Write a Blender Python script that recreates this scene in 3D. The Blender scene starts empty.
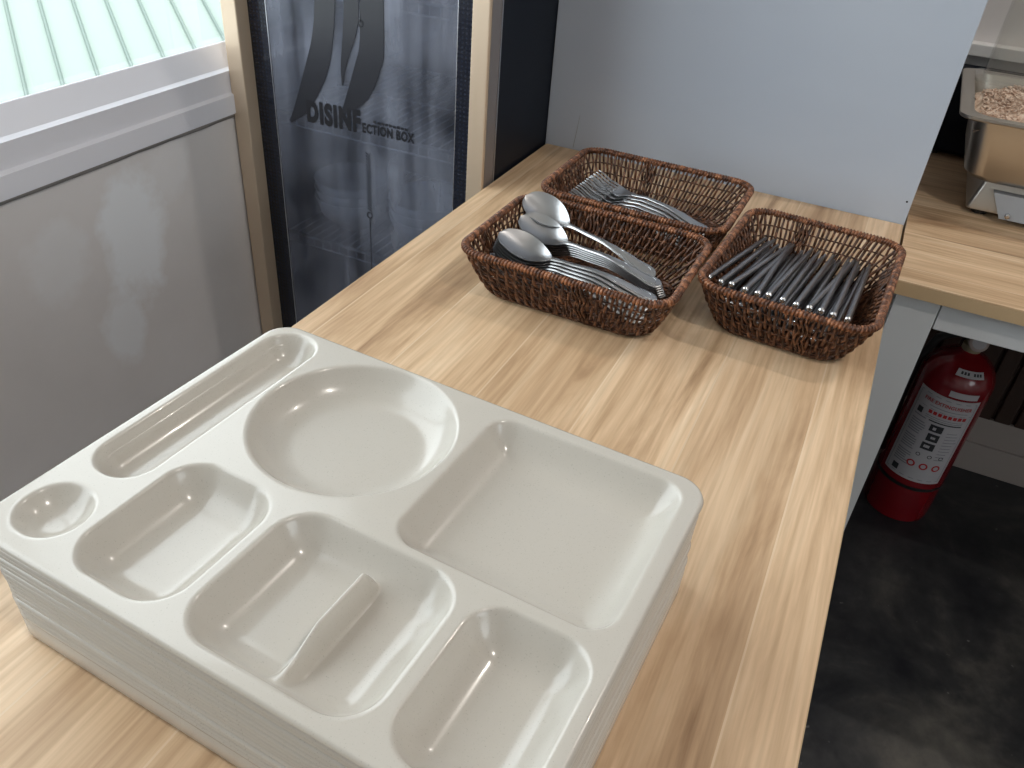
import bpy, bmesh, math, random
from mathutils import Vector, Matrix
PI = math.pi
scene = bpy.context.scene
COL = scene.collection
T = 0.75                      # height of the table top above the floor

# ------------------------------------------------------------------ camera
cd = bpy.data.cameras.new('camera')
cam = bpy.data.objects.new('camera', cd)
COL.objects.link(cam)
RM = [[0.901646, 0.300183, -0.311328], [0.427018, -0.503946, 0.750795], [0.068483, -0.809894, -0.582565]]
cam.matrix_world = Matrix(((RM[0][0], -RM[0][1], -RM[0][2], 0.0),
                           (RM[1][0], -RM[1][1], -RM[1][2], 0.0),
                           (RM[2][0], -RM[2][1], -RM[2][2], T + 0.5),
                           (0, 0, 0, 1)))
cd.sensor_width = 36.0
cd.lens = 822.7 / 1024 * 36.0
cd.clip_start = 0.01
scene.camera = cam

# ------------------------------------------------------------------ world, lights, exposure
world = bpy.data.worlds.new('overcast_sky')
scene.world = world
world.use_nodes = True
bg = world.node_tree.nodes['Background']
bg.inputs['Color'].default_value = (0.90, 0.93, 1.0, 1)
bg.inputs['Strength'].default_value = 3.9
scene.view_settings.view_transform = 'Standard'
scene.view_settings.look = 'None'
scene.view_settings.gamma = 1.0
scene.view_settings.exposure = 0.24
scene.view_settings.use_curve_mapping = False
scene.cycles.use_denoising = True
scene.cycles.max_bounces = 10
scene.cycles.diffuse_bounces = 5
scene.cycles.glossy_bounces = 4
scene.cycles.transparent_max_bounces = 12
scene.cycles.sample_clamp_indirect = 6.0

def area(name, loc, rot, sx, sy, power, color, portal=False):
    l = bpy.data.lights.new(name, 'AREA')
    l.shape = 'RECTANGLE'; l.size = sx; l.size_y = sy
    l.energy = power; l.color = color
    if portal:
        l.cycles.is_portal = True
    o = bpy.data.objects.new(name, l)
    o.location = loc; o.rotation_euler = rot
    COL.objects.link(o)
    return o
area('window_portal', (2.71, -0.75, 1.725), (0, PI/2, 0), 1.15, 1.4, 1.0, (1, 1, 1), portal=True)  # portal for the fill window added in the right wall
# daylight guide in the window opening (portal) and two ceiling lamps added as unseen fill
area('window_portal', (-1.10, 0.50, 1.60), (0, -PI/2, 0), 1.42, 2.05, 1.0, (1, 1, 1), portal=True)
area('added_lamp_light', (0.75, 0.1, 2.56), (0, 0, 0), 0.22, 0.03, 9.0, (1.0, 0.93, 0.85))
area('added_lamp_light', (0.75, 2.0 - 0.6, 2.56), (0, 0, 0), 0.22, 0.03, 7.0, (1.0, 0.93, 0.85))

# ------------------------------------------------------------------ material helpers
def mat(name, color, rough=0.5, metal=0.0, spec=0.5, coat=0.0):
    m = bpy.data.materials.new(name); m.use_nodes = True
    b = m.node_tree.nodes['Principled BSDF']
    b.inputs['Base Color'].default_value = (*color, 1)
    b.inputs['Roughness'].default_value = rough
    b.inputs['Metallic'].default_value = metal
    b.inputs['Specular IOR Level'].default_value = spec
    b.inputs['Coat Weight'].default_value = coat
    return m

class NT:
    def __init__(s, m):
        s.t = m.node_tree; s.n = s.t.nodes; s.b = s.n['Principled BSDF']
    def add(s, typ, **kw):
        nd = s.n.new(typ)
        for k, v in kw.items():
            if k in nd.inputs.keys() if isinstance(k, str) else False:
                nd.inputs[k].default_value = v
            else:
                setattr(nd, k, v)
        return nd
    def link(s, a, b): s.t.links.new(a, b)
    def coords(s, scale=(1, 1, 1), kind='Object'):
        tc = s.n.new('ShaderNodeTexCoord'); mp = s.n.new('ShaderNodeMapping')
        mp.inputs['Scale'].default_value = scale
        s.link(tc.outputs[kind], mp.inputs['Vector'])
        return mp.outputs['Vector']
    def noise(s, vec, scale, detail=4, rough=0.55, dist=0.0):
        nd = s.n.new('ShaderNodeTexNoise')
        nd.inputs['Scale'].default_value = scale; nd.inputs['Detail'].default_value = detail
        nd.inputs['Roughness'].default_value = rough; nd.inputs['Distortion'].default_value = dist
        if vec is not None: s.link(vec, nd.inputs['Vector'])
        return nd.outputs['Fac']
    def ramp(s, fac, stops):
        r = s.n.new('ShaderNodeValToRGB')
        el = r.color_ramp.elements
        while len(el) < len(stops): el.new(0.5)
        for e, (p, c) in zip(el, stops):
            e.position = p; e.color = (*c, 1)
        s.link(fac, r.inputs['Fac'])
        return r.outputs['Color']
    def mix(s, fac, a, b, mode='MIX'):
        m = s.n.new('ShaderNodeMix'); m.data_type = 'RGBA'; m.blend_type = mode
        if isinstance(fac, float): m.inputs[0].default_value = fac
        else: s.link(fac, m.inputs[0])
        for v, i in ((a, 6), (b, 7)):
            if isinstance(v, tuple): m.inputs[i].default_value = (*v, 1)
            else: s.link(v, m.inputs[i])
        return m.outputs[2]
    def math(s, op, a, b=None):
        m = s.n.new('ShaderNodeMath'); m.operation = op
        for v, i in ((a, 0), (b, 1)):
            if v is None: continue
            if isinstance(v, (int, float)): m.inputs[i].default_value = v
            else: s.link(v, m.inputs[i])
        return m.outputs[0]
    def bump(s, h, strength=0.3, dist=0.001):
        b = s.n.new('ShaderNodeBump')
        b.inputs['Strength'].default_value = strength; b.inputs['Distance'].default_value = dist
        s.link(h, b.inputs['Height']); s.link(b.outputs[0], s.b.inputs['Normal'])

def wood_mat(name, along='Y', plank=0.105, shift=0.0):
    m = mat(name, (0.6, 0.42, 0.25), 0.42, spec=0.4)
    w = NT(m)
    tc = w.n.new('ShaderNodeTexCoord'); sp = w.n.new('ShaderNodeSeparateXYZ')
    w.link(tc.outputs['Object'], sp.inputs[0])
    X, Y = (sp.outputs[0], sp.outputs[1]) if along == 'Y' else (sp.outputs[1], sp.outputs[0])
    pi = w.math('FLOOR', w.math('DIVIDE', w.math('ADD', X, 5.0 + shift), plank))
    wn = w.n.new('ShaderNodeTexWhiteNoise'); wn.noise_dimensions = '1D'
    w.link(pi, wn.inputs['W'])
    # staggered plank ends
    yi = w.math('FLOOR', w.math('ADD', w.math('MULTIPLY', Y, 0.0), w.math('MULTIPLY', wn.outputs['Value'], 7.3)))
    wn2 = w.n.new('ShaderNodeTexWhiteNoise'); wn2.noise_dimensions = '2D'
    cb = w.n.new('ShaderNodeCombineXYZ'); w.link(pi, cb.inputs[0]); w.link(yi, cb.inputs[1])
    w.link(cb.outputs[0], wn2.inputs['Vector'])
    cv = w.n.new('ShaderNodeCombineXYZ')
    w.link(w.math('MULTIPLY', X, 24.0), cv.inputs[0])
    w.link(w.math('MULTIPLY', Y, 2.2), cv.inputs[1])
    w.link(w.math('MULTIPLY', wn2.outputs['Value'], 37.0), cv.inputs[2])
    g1 = w.noise(cv.outputs[0], 1.0, 6, 0.6, 0.9)
    cv2 = w.n.new('ShaderNodeCombineXYZ')
    w.link(w.math('MULTIPLY', X, 190.0), cv2.inputs[0])
    w.link(w.math('MULTIPLY', Y, 6.0), cv2.inputs[1])
    w.link(w.math('MULTIPLY', wn2.outputs['Value'], 11.0), cv2.inputs[2])
    g2 = w.noise(cv2.outputs[0], 1.0, 3, 0.5, 0.2)
    base = w.ramp(g1, [(0.29, (0.33, 0.200, 0.112)), (0.42, (0.53, 0.355, 0.214)), (0.55, (0.655, 0.462, 0.295)), (0.70, (0.74, 0.56, 0.385))])
    fine = w.ramp(g2, [(0.3, (0.78, 0.75, 0.71)), (0.65, (1.02, 1.02, 1.02))])
    c = w.mix(1.0, base, fine, 'MULTIPLY')
    tone = w.ramp(wn2.outputs['Value'], [(0.0, (0.92, 0.90, 0.88)), (0.5, (0.99, 0.99, 0.98)), (1.0, (1.07, 1.08, 1.09))])
    c = w.mix(1.0, c, tone, 'MULTIPLY')
    # light joint line between planks
    fr = w.math('FRACT', w.math('DIVIDE', w.math('ADD', X, 5.0 + shift), plank))
    ln = w.math('LESS_THAN', fr, 0.016)
    c = w.mix(w.math('MULTIPLY', ln, 0.35), c, (0.78, 0.64, 0.47))
    w.link(c, w.b.inputs['Base Color'])
    w.bump(g2, 0.08, 0.0005)
    return m

M = {}
M['wood'] = wood_mat('oak_laminate')
M['wood_rear'] = wood_mat('oak_laminate_rear', 'X', 0.13)
M['edge'] = mat('oak_edge_band', (0.50, 0.35, 0.20), 0.5)
M['grey_frame'] = mat('grey_painted_board', (0.60, 0.61, 0.62), 0.5)
def panel_mat():
    m = mat('blue_grey_panel', (0.44, 0.48, 0.55), 0.45, spec=0.35); w = NT(m)
    n = w.noise(w.coords((2, 2, 5)), 1.0, 4)
    w.link(w.ramp(n, [(0.3, (0.44, 0.485, 0.565)), (0.7, (0.48, 0.525, 0.60))]), w.b.inputs['Base Color'])
    return m
M['panel'] = panel_mat()
def tray_mat():
    m = mat('cream_melamine', (0.495, 0.46, 0.41), 0.22, spec=0.5, coat=0.25); w = NT(m)
    w.b.inputs['Coat Roughness'].default_value = 0.06
    v = w.coords((1, 1, 1))
    n = w.noise(v, 900, 2, 0.5)
    c = w.ramp(n, [(0.28, (0.40, 0.37, 0.32)), (0.36, (0.505, 0.469, 0.418))])
    w.link(c, w.b.inputs['Base Color'])
    return m
M['tray'] = tray_mat()
def wicker_mat(nm='brown_wicker', g=1.0):
    m = mat(nm, (0.12, 0.05, 0.025), 0.42, spec=0.5); w = NT(m)
    v = w.coords((1, 1, 1))
    n = w.noise(v, 130, 3, 0.6)
    n2 = w.noise(v, 900, 2, 0.6)
    c = w.ramp(n, [(0.34, (0.026, 0.009, 0.004)), (0.50, (0.085, 0.032, 0.014)), (0.61, (0.19, 0.078, 0.036)), (0.74, (0.33, 0.17, 0.095))])
    c = w.mix(1.0, c, w.ramp(n2, [(0.3, (0.75, 0.72, 0.7)), (0.7, (1.1, 1.1, 1.1))]), 'MULTIPLY')
    if g != 1.0: c = w.mix(1.0, c, (g, g*0.97, g*0.93), 'MULTIPLY')
    w.link(c, w.b.inputs['Base Color'])
    w.bump(n2, 0.3, 0.0006)
    return m
M['wicker'] = wicker_mat()
M['wicker_rim'] = wicker_mat('copper_brown_wicker', 1.7)
M['steel'] = mat('brushed_cutlery_steel', (0.50, 0.50, 0.51), 0.32, metal=1.0)
M['steel_dark'] = mat('dull_chopstick_steel', (0.36, 0.36, 0.375), 0.34, metal=1.0)
M['steel_ball'] = mat('polished_steel', (0.75, 0.75, 0.76), 0.18, metal=1.0)
M['pan_steel'] = mat('satin_pan_steel', (0.55, 0.52, 0.47), 0.33, metal=1.0)
M['cab_steel'] = mat('stainless_lining', (0.62, 0.64, 0.68), 0.42, metal=0.75)
M['wire'] = mat('coated_white_wire', (0.75, 0.77, 0.8), 0.3)
M['gold'] = mat('champagne_gold_aluminium', (0.64, 0.51, 0.38), 0.40, metal=0.4)
M['side_grey'] = mat('grey_anodised_side', (0.24, 0.22, 0.22), 0.4, metal=0.4)
M['silver'] = mat('silver_trim', (0.55, 0.56, 0.60), 0.3, metal=0.9)
M['black_body'] = mat('black_painted_steel', (0.006, 0.009, 0.016), 0.45, spec=0.15)
def border_mat():
    m = mat('black_printed_glass_border', (0.008, 0.011, 0.022), 0.12); w = NT(m)
    tc = w.n.new('ShaderNodeTexCoord'); sp = w.n.new('ShaderNodeSeparateXYZ'); w.link(tc.outputs['Object'], sp.inputs[0])
    fx = w.math('SUBTRACT', w.math('FRACT', w.math('MULTIPLY', sp.outputs[0], 150)), 0.5)
    fz = w.math('SUBTRACT', w.math('FRACT', w.math('MULTIPLY', sp.outputs[2], 150)), 0.5)
    d = w.math('ADD', w.math('MULTIPLY', fx, fx), w.math('MULTIPLY', fz, fz))
    k = w.math('LESS_THAN', d, 0.05)
    w.link(w.mix(k, (0.008, 0.011, 0.022), (0.022, 0.028, 0.045)), w.b.inputs['Base Color'])
    return m
M['border'] = border_mat()
M['ink'] = mat('black_glass_print', (0.012, 0.013, 0.018), 0.4)
M['ink_soft'] = mat('charcoal_glass_print', (0.020, 0.022, 0.030), 0.35)
M['china'] = mat('white_china', (0.86, 0.85, 0.80), 0.25)
M['white_frame'] = mat('white_upvc', (0.80, 0.80, 0.86), 0.35)
M['glazing_bead'] = mat('white_glazing_bead', (0.6, 0.6, 0.62), 0.4)
M['gasket'] = mat('grey_gasket', (0.30, 0.31, 0.33), 0.6)
M['shadow_gap'] = mat('grey_shadow_gap', (0.28, 0.26, 0.25), 0.8)
M['ceiling'] = mat('ceiling_white', (0.78, 0.77, 0.77), 0.8)
M['wall_far'] = mat('beige_painted_wall', (0.62, 0.60, 0.59), 0.7)
M['lamp'] = mat('lamp_housing', (0.8, 0.8, 0.8), 0.5)
M['red'] = mat('glossy_red_enamel', (0.20, 0.005, 0.010), 0.22, coat=0.4)
M['black'] = mat('black_rubber', (0.012, 0.012, 0.012), 0.45)
M['label'] = mat('white_label_paper', (0.50, 0.48, 0.50), 0.5)
M['label_ink'] = mat('label_black_ink', (0.03, 0.03, 0.035), 0.5)
M['label_grey'] = mat('label_grey_ink', (0.25, 0.25, 0.28), 0.5)
M['label_red'] = mat('label_red_ink', (0.45, 0.03, 0.03), 0.5)
M['brass'] = mat('dull_brass', (0.45, 0.38, 0.25), 0.4, metal=0.8)
M['gauge'] = mat('pale_gauge_dial', (0.45, 0.36, 0.33), 0.4)
M['plastic_clear'] = None
M['dark_wood'] = mat('dark_slatted_wood', (0.045, 0.024, 0.016), 0.5)
M['baseboard'] = mat('pale_baseboard', (0.40, 0.35, 0.32), 0.5)
M['cable'] = mat('black_cable', (0.015, 0.015, 0.015), 0.5)

def wall_mat(name, patches):
    m = mat(name, (0.6, 0.58, 0.57), 0.6); w = NT(m)
    v = w.coords((1, 1, 1))
    n = w.noise(v, 3.0, 5, 0.6)
    c = w.ramp(n, [(0.3, (0.68, 0.65, 0.645)), (0.7, (0.76, 0.73, 0.73))])
    if patches:
        sp = w.n.new('ShaderNodeSeparateXYZ'); w.link(v, sp.inputs[0])
        wob = w.noise(v, 14, 4, 0.6)
        for (cy, cz, ry, rz, k) in patches:
            dy = w.math('DIVIDE', w.math('SUBTRACT', sp.outputs[1], cy), ry)
            dz = w.math('DIVIDE', w.math('SUBTRACT', sp.outputs[2], cz), rz)
            d = w.math('ADD', w.math('MULTIPLY', dy, dy), w.math('MULTIPLY', dz, dz))
            d = w.math('ADD', d, w.math('MULTIPLY', w.math('SUBTRACT', wob, 0.5), 2.4))
            f = w.n.new('ShaderNodeMapRange'); f.inputs['From Min'].default_value = 1.1; f.inputs['From Max'].default_value = 0.4
            w.link(d, f.inputs['Value'])
            c = w.mix(w.math('MULTIPLY', f.outputs[0], k), c, (0.84, 0.86, 0.90))
    w.link(c, w.b.inputs['Base Color'])
    w.bump(w.noise(v, 60, 3), 0.06, 0.001)
    return m
M['wall_left'] = wall_mat('painted_plaster_patched', [(0.845, T-0.11, 0.065, 0.13, 0.9), (0.785, T-0.25, 0.045, 0.08, 0.7), (0.70, T-0.10, 0.06, 0.07, 0.35), (0.93, T-0.02, 0.05, 0.06, 0.3)])
M['wall'] = wall_mat('painted_plaster', [])
def floor_mat():
    m = mat('dark_polished_concrete', (0.03, 0.03, 0.032), 0.42, spec=0.4); w = NT(m)
    v = w.coords((1, 1, 1))
    n = w.noise(v, 3.2, 7, 0.62, 0.7)
    n2 = w.noise(v, 28, 4, 0.6, 0.3)
    c = w.ramp(n, [(0.36, (0.020, 0.021, 0.025)), (0.50, (0.040, 0.040, 0.042)), (0.62, (0.085, 0.080, 0.074)), (0.78, (0.14, 0.128, 0.112))])
    c = w.mix(1.0, c, w.ramp(n2, [(0.3, (0.7, 0.7, 0.72)), (0.72, (1.25, 1.22, 1.18))]), 'MULTIPLY')
    sc_ = w.noise(v, 55, 2, 0.4)
    c = w.mix(w.ramp(sc_, [(0.74, (0, 0, 0)), (0.79, (0.5, 0.5, 0.5))]), c, (0.22, 0.21, 0.20))
    w.link(c, w.b.inputs['Base Color'])
    w.link(w.ramp(n, [(0.3, (0.3, 0.3, 0.3)), (0.7, (0.55, 0.55, 0.55))]), w.b.inputs['Roughness'])
    return m
M['floor'] = floor_mat()
M['roof'] = mat('pale_green_roof_sheet', (0.23, 0.272, 0.24), 0.6, spec=0.2)
M['roof_rib'] = mat('pale_green_roof_rib', (0.14, 0.175, 0.155), 0.6, spec=0.2)
def rice_mat():
    m = mat('cooked_brown_rice', (0.62, 0.48, 0.36), 0.45); w = NT(m)
    n = w.noise(w.coords(), 160, 3)
    w.link(w.ramp(n, [(0.3, (0.50, 0.34, 0.25)), (0.5, (0.74, 0.57, 0.45)), (0.7, (0.85, 0.73, 0.62))]), w.b.inputs['Base Color'])
    return m
M['rice'] = rice_mat()
def glass_mat(name, tint, gloss_rough=0.02, haze=0.0, haze_col=(0.5, 0.52, 0.58), refl=1.45, streak=False):
    m = bpy.data.materials.new(name); m.use_nodes = True
    t = m.node_tree; n = t.nodes; n.clear()
    out = n.new('ShaderNodeOutputMaterial')
    tr = n.new('ShaderNodeBsdfTransparent'); tr.inputs[0].default_value = (*tint, 1)
    gl = n.new('ShaderNodeBsdfGlossy'); gl.inputs['Roughness'].default_value = gloss_rough
    fr = n.new('ShaderNodeFresnel'); fr.inputs['IOR'].default_value = refl
    df = n.new('ShaderNodeBsdfDiffuse'); df.inputs[0].default_value = (*haze_col, 1)
    m1 = n.new('ShaderNodeMixShader'); m1.inputs[0].default_value = haze
    t.links.new(tr.outputs[0], m1.inputs[1]); t.links.new(df.outputs[0], m1.inputs[2])
    if streak:   # steam and drip marks on the pane
        tc = n.new('ShaderNodeTexCoord'); mp = n.new('ShaderNodeMapping'); mp.inputs['Scale'].default_value = (26, 26, 1.6)
        t.links.new(tc.outputs['Object'], mp.inputs[0])
        ns = n.new('ShaderNodeTexNoise'); ns.inputs['Scale'].default_value = 1.0; ns.inputs['Detail'].default_value = 5
        t.links.new(mp.outputs[0], ns.inputs['Vector'])
        n2 = n.new('ShaderNodeTexNoise'); n2.inputs['Scale'].default_value = 7.0; n2.inputs['Detail'].default_value = 4
        t.links.new(tc.outputs['Object'], n2.inputs['Vector'])
        ml = n.new('ShaderNodeMath'); ml.operation = 'MULTIPLY'
        t.links.new(ns.outputs['Fac'], ml.inputs[0]); t.links.new(n2.outputs['Fac'], ml.inputs[1])
        mr = n.new('ShaderNodeMapRange')
        mr.inputs['From Min'].default_value = 0.14; mr.inputs['From Max'].default_value = 0.40
        mr.inputs['To Min'].default_value = haze * 0.15; mr.inputs['To Max'].default_value = haze * 2.2
        t.links.new(ml.outputs[0], mr.inputs['Value']); t.links.new(mr.outputs[0], m1.inputs[0])
    m2 = n.new('ShaderNodeMixShader')
    ge = n.new('ShaderNodeNewGeometry'); iv = n.new('ShaderNodeMath'); iv.operation = 'SUBTRACT'; iv.inputs[0].default_value = 1.0
    t.links.new(ge.outputs['Backfacing'], iv.inputs[1])
    mu = n.new('ShaderNodeMath'); mu.operation = 'MULTIPLY'
    t.links.new(fr.outputs[0], mu.inputs[0]); t.links.new(iv.outputs[0], mu.inputs[1])   # each pane reflects at its front face only
    t.links.new(mu.outputs[0], m2.inputs[0]); t.links.new(m1.outputs[0], m2.inputs[1]); t.links.new(gl.outputs[0], m2.inputs[2])
    t.links.new(m2.outputs[0], out.inputs[0])
    return m
M['window_glass'] = glass_mat('window_glass', (0.96, 0.99, 0.97))
M['door_glass'] = glass_mat('smoked_door_glass', (0.62, 0.65, 0.72), 0.03, 0.20, (0.42, 0.45, 0.54), 1.5, True)
M['plastic_clear'] = glass_mat('clear_polycarbonate', (0.96, 0.96, 0.95), 0.05, 0.05, (0.6, 0.6, 0.58))

# ------------------------------------------------------------------ mesh helpers
class MB:
    """collects shapes, then builds ONE mesh object"""
    def __init__(s): s.v = []; s.f = []
    def raw(s, vs, fs):
        o = len(s.v); s.v += [tuple(v) for v in vs]; s.f += [tuple(i + o for i in f) for f in fs]
        return s
    def box(s, x0, x1, y0, y1, z0, z1, bev=0.0):
        bm = bmesh.new(); bmesh.ops.create_cube(bm, size=1)
        for v in bm.verts:
            v.co = Vector(((x0+x1)/2 + v.co.x*(x1-x0), (y0+y1)/2 + v.co.y*(y1-y0), (z0+z1)/2 + v.co.z*(z1-z0)))
        if bev > 0:
            bmesh.ops.bevel(bm, geom=list(bm.edges), offset=bev, segments=2, affect='EDGES', profile=0.5)
        bm.verts.index_update()
        s.raw([v.co[:] for v in bm.verts], [[v.index for v in f.verts] for f in bm.faces]); bm.free()
        return s
    def tube(s, pts, r, n=8, closed=False, caps=True):
        pts = [Vector(p) for p in pts]; N = len(pts)
        rr = r if isinstance(r, (list, tuple)) else [r]*N
        vs = []; prev = None
        for i, p in enumerate(pts):
            if closed: d = pts[(i+1) % N] - pts[i-1]
            else: d = pts[min(i+1, N-1)] - pts[max(i-1, 0)]
            d = d.normalized() if d.length > 1e-9 else Vector((0, 0, 1))
            if prev is None:
                a = Vector((0, 0, 1)) if abs(d.z) < 0.9 else Vector((1, 0, 0))
                u = d.cross(a).normalized()
            else:
                u = (prev - d*prev.dot(d)).normalized()
            prev = u; w = d.cross(u)
            for k in range(n):
                t = 2*PI*k/n
                vs.append(p + (u*math.cos(t) + w*math.sin(t))*rr[i])
        fs = []
        for i in range(N if closed else N-1):
            a = i*n; b = ((i+1) % N)*n
            for k in range(n):
                k2 = (k+1) % n
                fs.append((a+k, a+k2, b+k2, b+k))
        if caps and not closed:
            fs.append(tuple(range(n-1, -1, -1))); fs.append(tuple((N-1)*n + k for k in range(n)))
        return s.raw(vs, fs)
    def lathe(s, prof, c=(0, 0, 0), n=48, cap=True):
        vs = []; fs = []
        for r, z in prof:
            for k in range(n):
                t = 2*PI*k/n
                vs.append((c[0]+r*math.cos(t), c[1]+r*math.sin(t), c[2]+z))
        for i in range(len(prof)-1):
            for k in range(n):
                k2 = (k+1) % n
                fs.append((i*n+k, i*n+k2, (i+1)*n+k2, (i+1)*n+k))
        if cap:
            fs.append(tuple(range(n-1, -1, -1))); fs.append(tuple((len(prof)-1)*n+k for k in range(n)))
        return s.raw(vs, fs)
    def sphere(s, c, r, nu=12, nv=8, sx=1, sy=1, sz=1):
        vs = [(c[0], c[1], c[2]-r*sz)]; fs = []
        for j in range(1, nv):
            ph = -PI/2 + PI*j/nv
            for k in range(nu):
                t = 2*PI*k/nu
                vs.append((c[0]+r*sx*math.cos(ph)*math.cos(t), c[1]+r*sy*math.cos(ph)*math.sin(t), c[2]+r*sz*math.sin(ph)))
        vs.append((c[0], c[1], c[2]+r*sz)); L = len(vs)-1
        for k in range(nu):
            k2 = (k+1) % nu
            fs.append((0, 1+k2, 1+k)); fs.append((L, 1+(nv-2)*nu+k, 1+(nv-2)*nu+k2))
        for j in range(nv-2):
            for k in range(nu):
                k2 = (k+1) % nu
                fs.append((1+j*nu+k, 1+j*nu+k2, 1+(j+1)*nu+k2, 1+(j+1)*nu+k))
        return s.raw(vs, fs)
    def prism(s, poly, fn0, fn1):
        """outline extruded between two placements"""
        n = len(poly)
        vs = [fn0(*p) for p in poly] + [fn1(*p) for p in poly]
        fs = [tuple(range(n-1, -1, -1)), tuple(range(n, 2*n))] + [(i, (i+1) % n, n+(i+1) % n, n+i) for i in range(n)]
        return s.raw(vs, fs)
    def build(s, name, m, parent=None, smooth=False, fix=True):
        me = bpy.data.meshes.new(name); me.from_pydata(s.v, [], s.f); me.materials.append(m)
        if fix:
            bm = bmesh.new(); bm.from_mesh(me); bmesh.ops.recalc_face_normals(bm, faces=list(bm.faces)); bm.to_mesh(me); bm.free()
        if smooth:
            me.polygons.foreach_set('use_smooth', [True]*len(me.polygons))
            if smooth == 'auto': me.set_sharp_from_angle(angle=math.radians(40))
        me.update()
        o = bpy.data.objects.new(name, me); COL.objects.link(o)
        if parent: o.parent = parent
        return o

def tag(o, label=None, cat=None, group=None, kind=None):
    if label: o['label'] = label
    if cat: o['category'] = cat
    if group: o['group'] = group
    if kind: o['kind'] = kind
    return o
def empty(name, loc, label=None, cat=None, group=None, rz=0.0):
    o = bpy.data.objects.new(name, None); COL.objects.link(o)
    o.location = loc; o.rotation_euler = (0, 0, rz); o.empty_display_size = 0.05
    return tag(o, label, cat, group)
def struct(o): o['kind'] = 'structure'; return o
def copy_tree(o, parent=None):
    c = o.copy(); COL.objects.link(c); c.parent = parent
    for ch in list(o.children): copy_tree(ch, c)
    return c
def text_mesh(s, size, bold=0.0, xs=1.0, align='LEFT'):
    cu = bpy.data.curves.new('txt', 'FONT'); cu.body = s; cu.size = size; cu.offset = bold; cu.align_x = align
    cu.resolution_u = 4; cu.space_character = 1.0+bold*3
    o = bpy.data.objects.new('txt', cu); COL.objects.link(o)
    dg = bpy.context.evaluated_depsgraph_get(); me = o.evaluated_get(dg).to_mesh()
    vs = [(v.co.x*xs, v.co.y) for v in me.vertices]; fs = [tuple(p.vertices) for p in me.polygons]
    o.evaluated_get(dg).to_mesh_clear(); bpy.data.objects.remove(o); bpy.data.curves.remove(cu)
    return vs, fs

# ------------------------------------------------------------------ the room
XW, YB = -1.015, 1.87
struct(MB().box(XW-0.12, 2.6, -1.6, YB+0.1, -0.06, 0.0).build('floor', M['floor']))
struct(MB().box(XW-0.12, 2.6, -1.6, YB+0.1, 2.6, 2.66).build('ceiling', M['ceiling']))
WZ0, WZ1, WY0, WY1 = T+0.022, 2.30, -0.55, 1.55    # window opening
wl = MB().box(XW-0.12, XW, -1.6, YB+0.1, 0, WZ0).box(XW-0.12, XW, -1.6, YB+0.1, WZ1, 2.6)
wl.box(XW-0.12, XW, -1.6, WY0, WZ0, WZ1).box(XW-0.12, XW, WY1, YB+0.1, WZ0, WZ1)
struct(wl.build('wall_left', M['wall_left']))
struct(MB().box(XW, 2.6, YB, YB+0.1, 0, 2.6).build('wall_back', M['wall']))
wr = MB().box(2.6, 2.7, -1.6, YB+0.1, 0, 1.15).box(2.6, 2.7, -1.6, YB+0.1, 2.3, 2.6).box(2.6, 2.7, -1.6, -1.45, 1.15, 2.3).box(2.6, 2.7, -0.05, YB+0.1, 1.15, 2.3)
struct(wr.build('wall_right', M['wall_far']))
w2 = MB()  # unseen right-hand window, added to brighten the window wall and grey panel
for (a_, b_, c_, d_) in ((-1.45, -0.05, 1.15, 1.2), (-1.45, -0.05, 2.25, 2.3), (-1.45, -1.40, 1.2, 2.25), (-0.10, -0.05, 1.2, 2.25), (-0.77, -0.73, 1.2, 2.25)):
    w2.box(2.62, 2.66, a_, b_, c_, d_, .002)
w2o = struct(w2.build('added_fill_window', M['white_frame']))
MB().box(2.638, 2.642, -1.40, -0.10, 1.2, 2.25).build('window_glass', M['window_glass'], w2o)
struct(MB().box(XW, 2.6, -1.7, -1.6, 0, 2.6).build('wall_front', M['wall_far']))

# window_1: outer frame, stepped lower rail, sash, glass
win = struct(empty('window_1', (XW-0.03, (WY0+WY1)/2, WZ0)))
def wb(*a): return MB().box(a[0]-win.location.x, a[1]-win.location.x, a[2]-win.location.y, a[3]-win.location.y, a[4]-WZ0, a[5]-WZ0, a[6] if len(a) > 6 else 0)
def wadd(name, m, *boxes):
    b = MB()
    for a in boxes: q = wb(*a); b.raw(q.v, q.f)
    return b.build(name, m, win)
prof = [(XW+0.010, T+0.022), (XW+0.010, T+0.053), (XW+0.004, T+0.057), (XW+0.004, T+0.091), (XW-0.003, T+0.095),
        (XW-0.022, T+0.128), (XW-0.024, T+0.129), (XW-0.028, T+0.110), (XW-0.09, T+0.105), (XW-0.09, T+0.022)]
rail = MB().prism(prof, lambda x, z: (x-win.location.x, WY0-win.location.y, z-WZ0), lambda x, z: (x-win.location.x, WY1-win.location.y, z-WZ0))
rail.build('lower_frame', M['white_frame'], win)
wadd('sash_frame', M['white_frame'], (XW-0.045, XW-0.028, WY0, WY1, T+0.110, T+0.116, 0.001),
     (XW-0.05, XW-0.028, WY0, WY0+0.05, T+0.130, WZ1), (XW-0.05, XW-0.028, WY1-0.03, WY1, T+0.130, WZ1), (XW-0.05, XW-0.028, 0.50, 0.54, T+0.130, WZ1),
     (XW-0.05, XW-0.028, WY0, WY1, WZ1-0.05, WZ1))
wadd('glazing_bead', M['glazing_bead'], (XW-0.030, XW-0.0285, WY0, WY1, T+0.116, T+0.1165))
wadd('window_glass', M['window_glass'], (XW-0.040, XW-0.036, WY0+0.05, WY1-0.03, T+0.116, WZ1-0.05))
gap_strip = MB(); random.seed(3)  # dark strip standing in for the shadow gap under the lower frame
pts = []
for i in range(60):
    y = WY0 + (WY1-WY0)*i/59
    pts.append((XW+0.001-win.location.x, y-win.location.y, T+0.0195-WZ0+random.uniform(-.001, .001)))
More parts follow.
